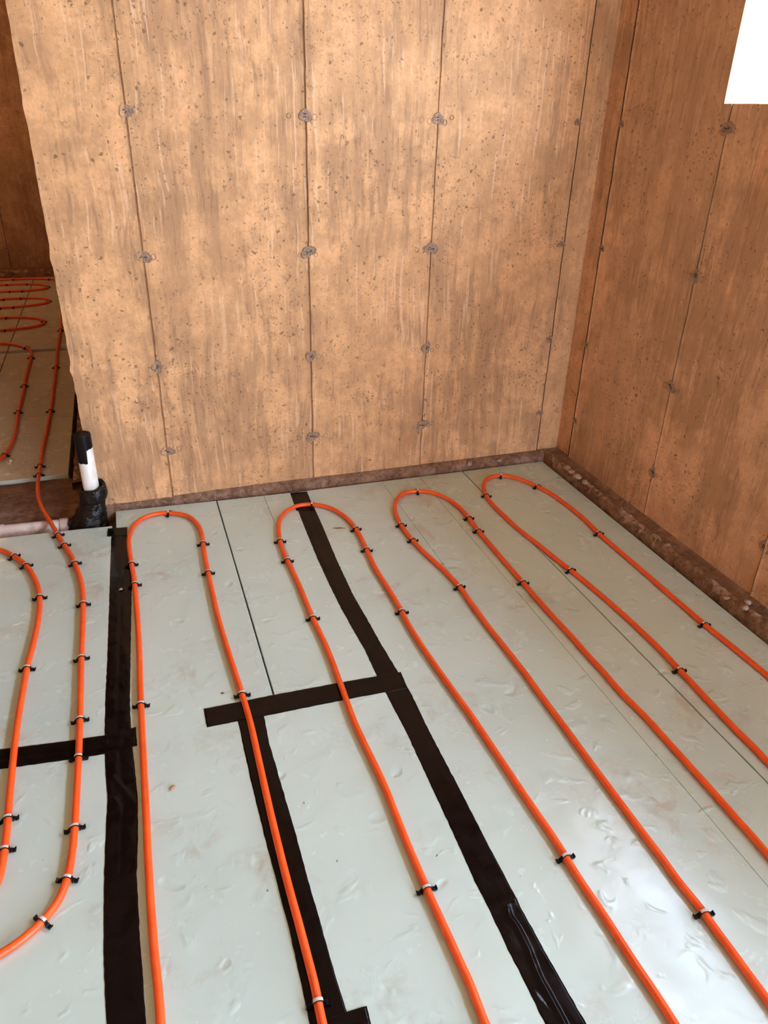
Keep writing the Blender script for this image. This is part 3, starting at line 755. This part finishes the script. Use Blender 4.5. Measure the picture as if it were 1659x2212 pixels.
# ---------------------------------------------------------------- black tape
def resample(pts, n):
    P_ = [Vector(p) for p in pts]
    L = [0.0]
    for a, b in zip(P_, P_[1:]): L.append(L[-1]+(b-a).length)
    out = []; k = 0
    for i in range(n):
        t = L[-1]*i/(n-1)
        while k < len(L)-2 and L[k+1] < t: k += 1
        out.append(P_[k].lerp(P_[k+1], (t-L[k])/max(1e-9, L[k+1]-L[k])))
    return out
def seg_dist(p, poly):
    best = 9
    for a, b in zip(poly, poly[1:]):
        ab = b-a; t = max(0, min(1, (p-a).dot(ab)/max(1e-9, ab.length_squared)))
        best = min(best, (p-a-ab*t).length)
    return best
def extend(e, d):
    a, b = Vector(e[-2]), Vector(e[-1])
    return list(e)+[tuple(b+(b-a).normalized()*d)]
def tape(key, z0, label, ext=0.0, ridge=None, sag=0.0006, pre=0.0):
    le, re = TAPES[key]
    if pre: le, re = extend(le[::-1], pre)[::-1], extend(re[::-1], pre)[::-1]
    if ext: le, re = extend(le, ext), extend(re, ext)
    L = sum((Vector(b)-Vector(a)).length for a, b in zip(le, le[1:]))
    n = max(4, int(L/0.006)); c = 16
    A, B = resample(le, n), resample(re, n)
    rows = []
    for i in range(n):
        r = []
        for j in range(c+1):
            p = A[i].lerp(B[i], j/c)
            e = min(j, c-j)/c
            z = z0+0.00035*nz(p.x*40, p.y*22, z0*900)+0.00025*nz(p.x*90, p.y*60, 2)
            z += 0.0009*max(0, nz(p.x*22, p.y*9, 5.5+z0*500)-0.12)*min(1, e*6)*2
            z -= sag*math.exp(-((j/c-0.52)/0.07)**2)
            if ridge:
                for poly, hh, ww in ridge: z += hh*math.exp(-(seg_dist(p, poly)/ww)**2)
            if i in (0, n-1) or j in (0, c): p = p+Vector((0.0012*nz(p.x*60, p.y*60, 7), 0.0012*nz(p.x*60, p.y*60, 8)))
            r.append((p.x, p.y, max(z, 0.0003)))
        r = [(r[0][0], r[0][1], 0.0001)]+r+[(r[-1][0], r[-1][1], 0.0001)]
        rows.append(r)
    rows = [[(x, y, 0.0001) for x, y, z in rows[0]]]+rows+[[(x, y, 0.0001) for x, y, z in rows[-1]]]
    g = Geo(); g.grid(rows, flip=True)
    if (A[-1]-A[0]).cross(B[0]-A[0]) > 0: g.f = [f[::-1] for f in g.f]
    tag(link('tape_strip', g.mesh('tape_strip', M_TAPE, True)), label, 'tape', 'black tape strips on the foam boards')
RIDGE = [([Vector(p) for p in RIDGES[0]], 0.0050, 0.0045), ([Vector(p) for p in RIDGES[1]], 0.0045, 0.0045), ([Vector(p) for p in RIDGES[2]], 0.0015, 0.004)]
CREASE = [([Vector(p) for p in RIDGES[3]], 0.0022, 0.005), ([Vector(p) for p in RIDGES[4]], 0.0018, 0.004), ([Vector(p) for p in RIDGES[5]], 0.0016, 0.004)]
tape('left_upper', 0.0006, 'black tape on the left seam, upper length below the wrapped pipe stub')
tape('left_lower', 0.0010, 'creased black tape along the lower left seam, beside the leftmost hairpin of pipe', 0.5, CREASE)
tape('left_patch', 0.0012, 'small black tape patch at the top of the left seam by the pipe stub')
tape('left_cross', 0.0015, 'black tape crossing under two orange pipes at the left border of the photo', pre=0.9)
tape('mid_upright', 0.0006, 'black tape running downward under the right leg of the leftmost hairpin', 0.5)
tape('mid_cross', 0.0013, 'black cross tape with a square left end, under two pipes in mid floor')
tape('bottom_cross', 0.0013, 'cut end of black tape poking in at the bottom border of the photo')
tape('long_top', 0.0013, 'short black tape piece at the back wall, under a hairpin bend')
tape('long_upper', 0.0007, 'long black tape from the back wall to the cross tape, inside the second hairpin')
tape('long_lower', 0.0006, 'long black tape with a shiny wrinkle, running to the bottom border', 0.5, RIDGE)

# ---------------------------------------------------------------- orange heating pipes
PR = 0.0088
PZ = PR+0.0018        # pipe axis height: the pipes lie on the boards and over the tapes
def smooth_path(pts, step=0.014, passes=3):
    P_ = [Vector((p[0], p[1])) for p in pts]
    dense = []
    for i in range(len(P_)-1):
        p0, p1, p2, p3 = P_[max(0, i-1)], P_[i], P_[i+1], P_[min(len(P_)-1, i+2)]
        for k in range(12):
            t = k/12
            dense.append(0.5*((2*p1)+(p2-p0)*t+(2*p0-5*p1+4*p2-p3)*t*t+(3*p1-p0-3*p2+p3)*t**3))
    dense.append(P_[-1])
    L = sum((b-a).length for a, b in zip(dense, dense[1:]))
    Q = resample(dense, max(8, int(L/step)))
    for _ in range(passes):
        Q = [Q[0]]+[(Q[i-1]+2*Q[i]+Q[i+1])/4 for i in range(1, len(Q)-1)]+[Q[-1]]
    return Q
PATHS = {}
def pipe(key, label, pre=(), post=()):
    pts = list(pre)+PIPES[key]+list(post)
    Q = smooth_path(pts)
    PATHS[key] = Q
    n = 14
    verts, faces, ring_u = [], [], []
    u = 0.0
    for i, p in enumerate(Q):
        t = (Q[min(i+1, len(Q)-1)]-Q[max(i-1, 0)]).normalized()
        s_ = Vector((t.y, -t.x))
        if i: u += (p-Q[i-1]).length
        ring_u.append(u)
        for k in range(n):
            a = 2*math.pi*k/n
            verts.append((p.x+s_.x*PR*math.cos(a), p.y+s_.y*PR*math.cos(a), PZ+PR*math.sin(a)))
    uvs = []
    for i in range(len(Q)-1):
        for k in range(n):
            k2 = (k+1) % n
            faces.append((i*n+k, i*n+k2, (i+1)*n+k2, (i+1)*n+k)[::-1])
            q = [(ring_u[i], k/n), (ring_u[i], (k+1)/n), (ring_u[i+1], (k+1)/n), (ring_u[i+1], k/n)]
            uvs += q[::-1]
    faces.append(tuple(range(n))); uvs += [(0, 0)]*n
    e = (len(Q)-1)*n
    faces.append(tuple(e+k for k in range(n))[::-1]); uvs += [(0, 0)]*n
    me = mesh('heating_pipe', verts, faces, M_PIPE, True, uvs)
    tag(link('heating_pipe', me), label, 'pipe', 'orange underfloor heating pipes')
pipe('loop_left', 'orange pipe hairpin beside the left tape, leftmost of the four full hairpins', pre=[(-0.125, 0.1), (-0.12, 0.45)], post=[(0.165, 0.4), (0.16, 0.05)])
pipe('loop_mid', 'orange pipe hairpin whose bend crosses the long black tape', pre=[(0.46, 0.05), (0.457, 0.35)], post=[(0.79, 0.28), (0.785, 0.0)])
pipe('loop_right', 'orange pipe hairpin third from the left, on the widest board', pre=[(0.985, -0.1), (0.985, 0.22)], post=[(1.225, 0.4), (1.22, 0.0)])
pipe('loop_far_right', 'orange pipe hairpin nearest the right wall, on the shaded board', pre=[(1.44, 0.3), (1.438, 0.7)], post=[(1.70, 0.9), (1.70, 0.3)])
pipe('bend_left', 'orange pipe bending in from the left border and running down beside the hall pipe', pre=[(-0.90, 2.76), (-0.72, 2.755)], post=[(-0.437, 1.19), (-0.47, 1.145), (-0.54, 1.115), (-0.66, 1.105), (-0.9, 1.10)])
pipe('hall_link', 'orange pipe from the hall past the wrapped stub, bending off at lower left', pre=[(-0.50, 6.6), (-0.492, 6.3)], post=[(-0.46, 1.035), (-0.56, 1.01), (-0.70, 0.995), (-0.95, 0.99)])
pipe('hall_bend', 'orange pipe in the hall turning at the seam and curving off to the left', pre=[(-1.6, 5.62), (-1.1, 5.62)], post=[(-0.75, 3.44), (-0.95, 3.39), (-1.4, 3.38)])
pipe('hall_loop_a', 'nearest of three flat pipe bends in the hall', pre=[(-2.2, 6.36), (-1.5, 6.36)], post=[(-1.4, 5.96), (-2.2, 5.96)])
pipe('hall_loop_b', 'middle of three flat pipe bends in the hall', pre=[(-2.2, 7.02), (-1.6, 7.01)], post=[(-1.5, 6.69), (-2.2, 6.69)])
pipe('hall_loop_c', 'farthest of three flat pipe bends in the hall', pre=[(-2.2, 7.61), (-1.6, 7.61)], post=[(-1.6, 7.32), (-2.2, 7.32)])
pipe('hall_straight', 'straight orange pipe along the far wall of the hall', pre=[(-2.2, 7.85), (-1.6, 7.85)], post=[(-0.45, 7.76)])

# ---------------------------------------------------------------- pipe clips
def arch_me():
    g = Geo(); ri, ro, w_ = PR+0.0006, PR+0.0032, 0.0033
    c = PZ
    inner, outer = [(ri, 0.0004)], [(ro, 0.0004)]
    for k in range(13):
        a = math.pi*k/12
        inner.append((ri*math.cos(a), c+ri*math.sin(a))); outer.append((ro*math.cos(a), c+ro*math.sin(a)))
    inner.append((-ri, 0.0004)); outer.append((-ro, 0.0004))
    g.loft([[(ix, -w_, iz), (ix, w_, iz), (ox, w_, oz), (ox, -w_, oz)] for (ix, iz), (ox, oz) in zip(inner, outer)])
    return g.mesh('clip_arch', M_CLIP)
def foot_me(sgn):
    g = Geo(); w_ = 0.0038
    prof_ = [(PR+0.002, 0.0105, 0.0075), (PR+0.0045, 0.0035, 0.0105), (PR+0.0075, 0.0006, 0.0072), (PR+0.0105, 0.0006, 0.0068), (PR+0.0135, 0.0026, 0.0092), (PR+0.0150, 0.0052, 0.0098)]
    rings = []
    for k, (o_, zb, zt) in enumerate(prof_):
        ww = w_*(1.0 if k < 4 else 1.25)
        rings.append([(sgn*o_, -ww, zb), (sgn*o_, ww, zb), (sgn*o_, ww, zt), (sgn*o_, -ww, zt)])
    if sgn < 0: rings = [r[::-1] for r in rings]
    g.loft(rings)
    return g.mesh('clip_foot', M_CLIP)
def paper_me():
    g = Geo(); r0 = PR+0.0034
    rows = []
    for k in range(9):
        a = R(38)+R(104)*k/8
        rows.append([(r0*math.cos(a), y, PZ+r0*math.sin(a)) for y in (-0.0028, 0.0036)])
    g.grid(rows)
    b = len(g.v)
    rows2 = [[(x*0.985, y, z-0.0003) for x, y, z in r] for r in rows]
    g.grid(rows2, flip=True)
    return g.mesh('paper_strip', M_PAPER)
ARCH, FOOT_L, FOOT_R, PAPER = arch_me(), foot_me(-1), foot_me(1), paper_me()
def clip(key, p, label):
    Q = PATHS[key]; p = Vector(p)
    i = min(range(len(Q)), key=lambda k: (Q[k]-p).length)
    i = max(1, min(len(Q)-2, i))
    t = (Q[i+1]-Q[i-1]).normalized()
    if t.dot(Vector((0.33, 0.94))) < 0: t = -t          # +y of the clip points away from the viewer
    # position on the neighbouring segment
    best = min(((Q[a].lerp(Q[a+1], f), f) for a in (i-1, i) for f in (0, .25, .5, .75, 1)), key=lambda q: (q[0]-p).length)[0]
    rz = math.atan2(-t.x, t.y)+rng.uniform(-0.12, 0.12)
    o = empty('pipe_clip', (best.x, best.y, 0.0), rz)
    tag(o, label, 'pipe clip', 'black staples holding down the orange pipes')
    link('clip_arch', ARCH, o)
    link('clip_foot', FOOT_L, o); link('clip_foot', FOOT_R, o)
    tag(link('paper_strip', PAPER, o), 'pale paper strip')
ORD = ['first', 'second', 'third', 'fourth', 'fifth', 'sixth', 'seventh', 'eighth', 'ninth', 'tenth']
HN = {'loop_left': 'hairpin beside the left tape', 'loop_mid': 'hairpin over the long black tape', 'loop_right': 'hairpin on the widest board', 'loop_far_right': 'hairpin nearest the right wall'}
LEGS = {'loop_left': 'LLLRRRR', 'loop_mid': 'LLLLRRRR', 'loop_right': 'LLLLRRR', 'loop_far_right': 'RRRLLL'}
for key in HN:
    cnt = {'L': 0, 'R': 0}
    for q, p in enumerate(CLIPS[key]):
        if q == 0: clip(key, p, 'black clip on the bend of the '+HN[key]); continue
        s_ = LEGS[key][q-1]
        clip(key, p, 'black clip on %s leg of the %s, %s from bend' % ('left' if s_ == 'L' else 'right', HN[key], ORD[cnt[s_]]))
        cnt[s_] += 1
for q, p in enumerate(CLIPS['bend_left']):
    clip('bend_left', p, 'black clip on the pipe entering at the left border, %s from its top' % ORD[q])
for q, p in enumerate(CLIPS['hall_link']):
    if q < 5: clip('hall_link', p, 'black clip on the pipe from the hall, %s of five beyond the doorway' % ORD[q])
    else: clip('hall_link', p, 'black clip on the pipe from the hall, %s this side of the doorway' % ORD[q-5])
for q, p in enumerate(CLIPS['hall_bend']):
    clip('hall_bend', p, 'black clip on the turning hall pipe, %s from its upper end' % ORD[q])
for key, nm in (('hall_loop_a', 'nearest flat hall pipe bend'), ('hall_loop_b', 'middle flat hall pipe bend'), ('hall_loop_c', 'farthest flat hall pipe bend')):
    far, near = [0], [0]
    ymid = PATHS[key][len(PATHS[key])//2].y
    for q, p in enumerate(CLIPS[key]):
        if q == 0: clip(key, p, 'black clip at the tip of the '+nm); continue
        c_ = far if p[1] > ymid else near
        clip(key, p, 'black clip on %s run of %s%s' % ('far' if c_ is far else 'near', nm, SIDE[key][q-1]))
        c_[0] += 1
for q, p in enumerate(CLIPS['hall_straight']):
    clip('hall_straight', p, 'black clip on the straight pipe along the far hall wall, the %s one' % ('left', 'right')[q])

# ---------------------------------------------------------------- drain pipe with wrapped stub
root = empty('drain_pipe', (-0.2300, 2.892, -0.05))
tag(root, 'white plastic drain pipe with black taped top and black wrapped foot', 'drain pipe')
def tube(rings_pts, r_list, n=24, axis='Z'):
    g = Geo(); rings = []
    for (x, y, z), r_ in zip(rings_pts, r_list):
        if axis == 'Z': rings.append([(x+r_*math.cos(2*math.pi*k/n), y+r_*math.sin(2*math.pi*k/n), z) for k in range(n)])
        else: rings.append([(x, y-r_*math.cos(2*math.pi*k/n), z+r_*math.sin(2*math.pi*k/n)) for k in range(n)])
    return rings
def part(name, me, label=None):
    o = link(name, me, root)
    o.matrix_parent_inverse = Matrix.Translation((0.2300, -2.892, 0.05))
    if label: o['label'] = label
    return o
RX, RY, RR = -0.2300, 2.892, 0.0305
g = Geo(); g.loft(tube([(RX, RY, -0.03), (RX, RY, 0.350)], [RR, RR], 32))
part('riser', g.mesh('riser', M_PVC, False), 'white upright pipe')
for p_ in bpy.data.meshes['riser'].polygons: p_.use_smooth = len(p_.vertices) == 4
# tape cap with a stepped lower edge
g = Geo(); n = 72; rc = RR+0.0011
def zlow(a):
    d_ = math.degrees(a) % 360
    return 0.247+0.0015*math.sin(a*9) if 90 < d_ < 283 else 0.301+0.0012*math.sin(a*11)+0.00012*(d_-283 if d_ > 283 else d_+77)
ringz = []
ringz.append([(RX+(rc)*math.cos(2*math.pi*k/n), RY+rc*math.sin(2*math.pi*k/n), zlow(2*math.pi*k/n)) for k in range(n)])
for z_, q in ((0.305, 1.0), (0.330, 1.004), (0.333, 1.01), (0.358, 1.0), (0.3615, 0.97), (0.3605, 0.85), (0.359, 0.4)):
    ringz.append([(RX+rc*q*math.cos(2*math.pi*k/n), RY+rc*q*math.sin(2*math.pi*k/n), z_+0.0006*math.sin(k*0.9+z_*90)) for k in range(n)])
g.loft(ringz, False, True)
part('tape_cap', g.mesh('tape_cap', M_CAP), 'black tape over the pipe top')
# wrapped foot
g = Geo(); n = 40; n = 64; rings = []
lv = [(0.112, 0.0318, 0.0), (0.130, 0.037, 0.001), (0.141, 0.043, 0.004), (0.134, 0.049, 0.005), (0.118, 0.0510, 0.004), (0.100, 0.0520, 0.003), (0.084, 0.0515, 0.001), (0.074, 0.0470, -0.001), (0.066, 0.0500, -0.004), (0.054, 0.0515, -0.008), (0.046, 0.0500, -0.010), (0.038, 0.0560, -0.014), (0.026, 0.0590, -0.018), (0.018, 0.0580, -0.021), (0.008, 0.0645, -0.025), (-0.004, 0.0660, -0.028), (-0.016, 0.0710, -0.031), (-0.032, 0.0720, -0.033), (-0.0495, 0.072, -0.033)]
for i, (z_, r_, sx) in enumerate(lv):
    rg = []
    for k in range(n):
        a = 2*math.pi*k/n
        w_ = 1+(0.0 if i < 1 else 0.09*nz(math.cos(a)*2.2, math.sin(a)*2.2, z_*26)+0.07*nz(math.cos(a)*6, math.sin(a)*6, z_*70+a*1.2))
        yy = r_*w_*math.sin(a)
        zz = z_+(0.010*math.cos(a-0.5)+0.009*nz(math.cos(a)*3, math.sin(a)*3, 3) if 0 < i < 5 else 0.004*nz(math.cos(a)*4, math.sin(a)*4, z_*40))
        rg.append((RX+sx+r_*w_*math.cos(a), min(RY+yy, D-0.002), zz))
    rings.append(rg[::-1])
g.loft(rings, False, True)
# sleeve over the elbow towards the left
sl = []
for x_, r_ in ((-0.235, 0.044), (-0.275, 0.046), (-0.305, 0.040), (-0.325, 0.0365), (-0.338, 0.0352)):
    sl.append([(x_+0.012*nz(k*0.5, 1, x_*4)*(1 if x_ < -0.32 else 0.3), RY+0.003-r_*(1+0.05*nz(k*0.7, x_*30, 3))*math.cos(2*math.pi*k/24), -0.030+r_*(1+0.06*nz(k*0.6, x_*40, 8))*math.sin(2*math.pi*k/24)) for k in range(24)])
g.loft(sl, False, False)
part('wrapped_foot', g.mesh('wrapped_foot', M_WRAP, True), 'black film wrapped around the foot')
g = Geo(); g.loft(tube([(-1.6, RY+0.075, -0.032), (-0.595, RY+0.019, -0.032), (-0.30, RY+0.004, -0.032)], [RR]*3, 24, 'X'))
part('drain_run', g.mesh('drain_run', M_PVCD, True), 'dusty horizontal pipe')
for xa, xb in ((-0.372, -0.318), (-0.70, -0.580)):
    g = Geo(); ya, y2 = RY+0.004+(-0.30-xa)*0.055, RY+0.004+(-0.30-xb)*0.055
    g.loft(tube([(xa, ya, -0.032), (xa+0.001, ya, -0.032), (xb-0.001, y2, -0.032), (xb, y2, -0.032)], [RR, RR+0.0035, RR+0.0035, RR], 24, 'X'))
    part('coupling', g.mesh('coupling', M_PVCD))

# ---------------------------------------------------------------- crumbs lying about
def rock(r, seed, sq=(1, 1, 0.6), mat=M_CRUMB):
    bm = bmesh.new()
    bmesh.ops.create_icosphere(bm, subdivisions=2, radius=r)
    for v in bm.verts:
        q = 1+0.34*noise.noise(v.co/r*1.2+Vector((seed*3.1, 0, 0)))+0.16*noise.noise(v.co/r*3+Vector((0, seed, 0)))
        v.co = Vector((v.co.x*sq[0], v.co.y*sq[1], v.co.z*sq[2]))*q
    me = bpy.data.meshes.new('crumb'); bm.to_mesh(me); bm.free()
    me.materials.append(mat)
    zm = min(v.co.z for v in me.vertices)
    for v in me.vertices: v.co.z -= zm
    return me
def crumb(name, x, y, z, r, seed, label, sq=(1, 1, 0.6), mat=M_CRUMB, cat='stone', rz=0.0, group=None):
    tag(link(name, rock(r, seed, sq, mat), None, (x, y, z), (0, 0, rz)), label, cat, group)
GC = 'pale mortar crumbs on the footings'
crumb('mortar_crumb', 1.838, 1.546, 0.040, 0.0125, 1, 'pale mortar lump on the right footing, left one of a close pair', (1, 1, .7), group=GC)
crumb('mortar_crumb', 1.872, 1.572, 0.040, 0.0120, 2, 'pale mortar lump on the right footing, one of a close pair nearer the wall', (1, 1, .7), group=GC)
crumb('mortar_crumb', 1.826, 1.620, 0.040, 0.0085, 3, 'small flat mortar flake on the right footing beyond the pale pair', (1.5, 1, .35), group=GC)
crumb('mortar_crumb', 1.592, 2.893, 0.022, 0.0115, 4, 'pale mortar crumb at the foot of the back wall, nearest the corner', (1.2, 1, .6), group=GC)
crumb('mortar_crumb', 1.436, 2.898, 0.018, 0.0120, 5, 'round mortar crumb at the foot of the back wall, farther from the corner', (0.9, 1, .9), group=GC)
for k, (y_, r_) in enumerate(((2.60, 0.017), (2.545, 0.013), (2.655, 0.015), (2.70, 0.016))):
    crumb('mortar_crumb', 1.836+0.006*(k % 2), y_, 0.036, r_, 20+k, 'knobbly mortar lump on the footing near the room corner, %s from the corner' % ('third', 'fourth', 'second', 'first')[k], (1, 1.4, .7), M_CRUMB, group='mortar lumps by the room corner')
crumb('pebble', -0.148, 2.312, 0.0012, 0.0055, 6, 'tiny tan stone on the upper left tape', (1.2, 0.9, .6))
crumb('wood_chip', -0.049, 1.383, 0.0, 0.0060, 7, 'small brown wood chip on the board inside the leftmost hairpin', (1.6, 0.8, .5), M_TAN, 'chip', 0.6)
crumb('wood_chip', 0.992, 2.152, 0.0, 0.0052, 8, 'small brown chip touching the left leg of the third hairpin', (1.5, 0.7, .5), M_TAN, 'chip', 0.1)
crumb('pebble', 0.116, 1.690, 0.0, 0.0035, 9, 'dark speck of dirt on the board left of the cross tape', (1.2, 1, .5), M_MUD)
# dried mud smear
def smear(name, cx, cy, L_, w_, rz, seed, label):
    g = Geo(); rows = []
    for i in range(15):
        t = i/14
        hw = w_*math.sin(math.pi*min(1, max(0.02, t)))**0.6*(1+0.5*nz(t*7, seed, 1))
        rows.append([((t-0.5)*L_, hw*s_+0.004*nz(t*4, seed, 3)+w_*1.2*math.sin(t*2.6), 0.0012*(1-abs(s_))+0.0002) for s_ in (-1, -0.5, 0, 0.5, 1)])
    g.grid(rows, flip=True)
    tag(link(name, g.mesh(name, M_MUD, True), None, (cx, cy, 0), (0, 0, rz)), label, 'mud')
smear('mud_smear', 0.694, 2.520, 0.055, 0.0045, -0.35, 2, 'dried mud smear inside the second hairpin, left of its right leg')

# an unseen bulb added in the hall only to brighten it
bx, by, bz = -1.7, 7.2, 1.95
added_lamp = empty('added_bulb', (bx, by, bz))
tag(added_lamp, 'added unseen bulb on a cord, put in to brighten the hall', 'added_lamp')
g = Geo(); g.loft([[(0.003*math.cos(k*1.2566), 0.003*math.sin(k*1.2566), z) for k in range(5)] for z in (0.05, CEIL-bz)]); link('cord', g.mesh('cord', M_CLIP), added_lamp)
g = Geo(); g.loft([[(r_*math.cos(k*0.3927), r_*math.sin(k*0.3927), z) for k in range(16)] for z, r_ in ((0.03, 0.017), (0.055, 0.019), (0.075, 0.012))]); link('socket', g.mesh('socket', M_CLIP), added_lamp)
mg = bpy.data.materials.new('added_bulb_glass'); mg.use_nodes = True
mg.node_tree.nodes['Principled BSDF'].inputs['Emission Color'].default_value = (1, 0.5, 0.2, 1)
mg.node_tree.nodes['Principled BSDF'].inputs['Emission Strength'].default_value = 2
g = Geo(); g.loft([[(r_*math.cos(k*0.3927), r_*math.sin(k*0.3927), z) for k in range(16)] for z, r_ in ((-0.062, 0.004), (-0.058, 0.016), (-0.045, 0.027), (-0.03, 0.031), (-0.012, 0.028), (0.01, 0.018), (0.03, 0.015))]); link('bulb', g.mesh('bulb', mg, True), added_lamp)
pl = bpy.data.lights.new('added_bulb_light', 'POINT'); pl.energy = ADDED_BULB; pl.color = (1, 0.58, 0.30); pl.shadow_soft_size = 0.03
po = bpy.data.objects.new('added_bulb_light', pl); po.location = (0, 0, -0.10); po.parent = added_lamp; COL.objects.link(po)
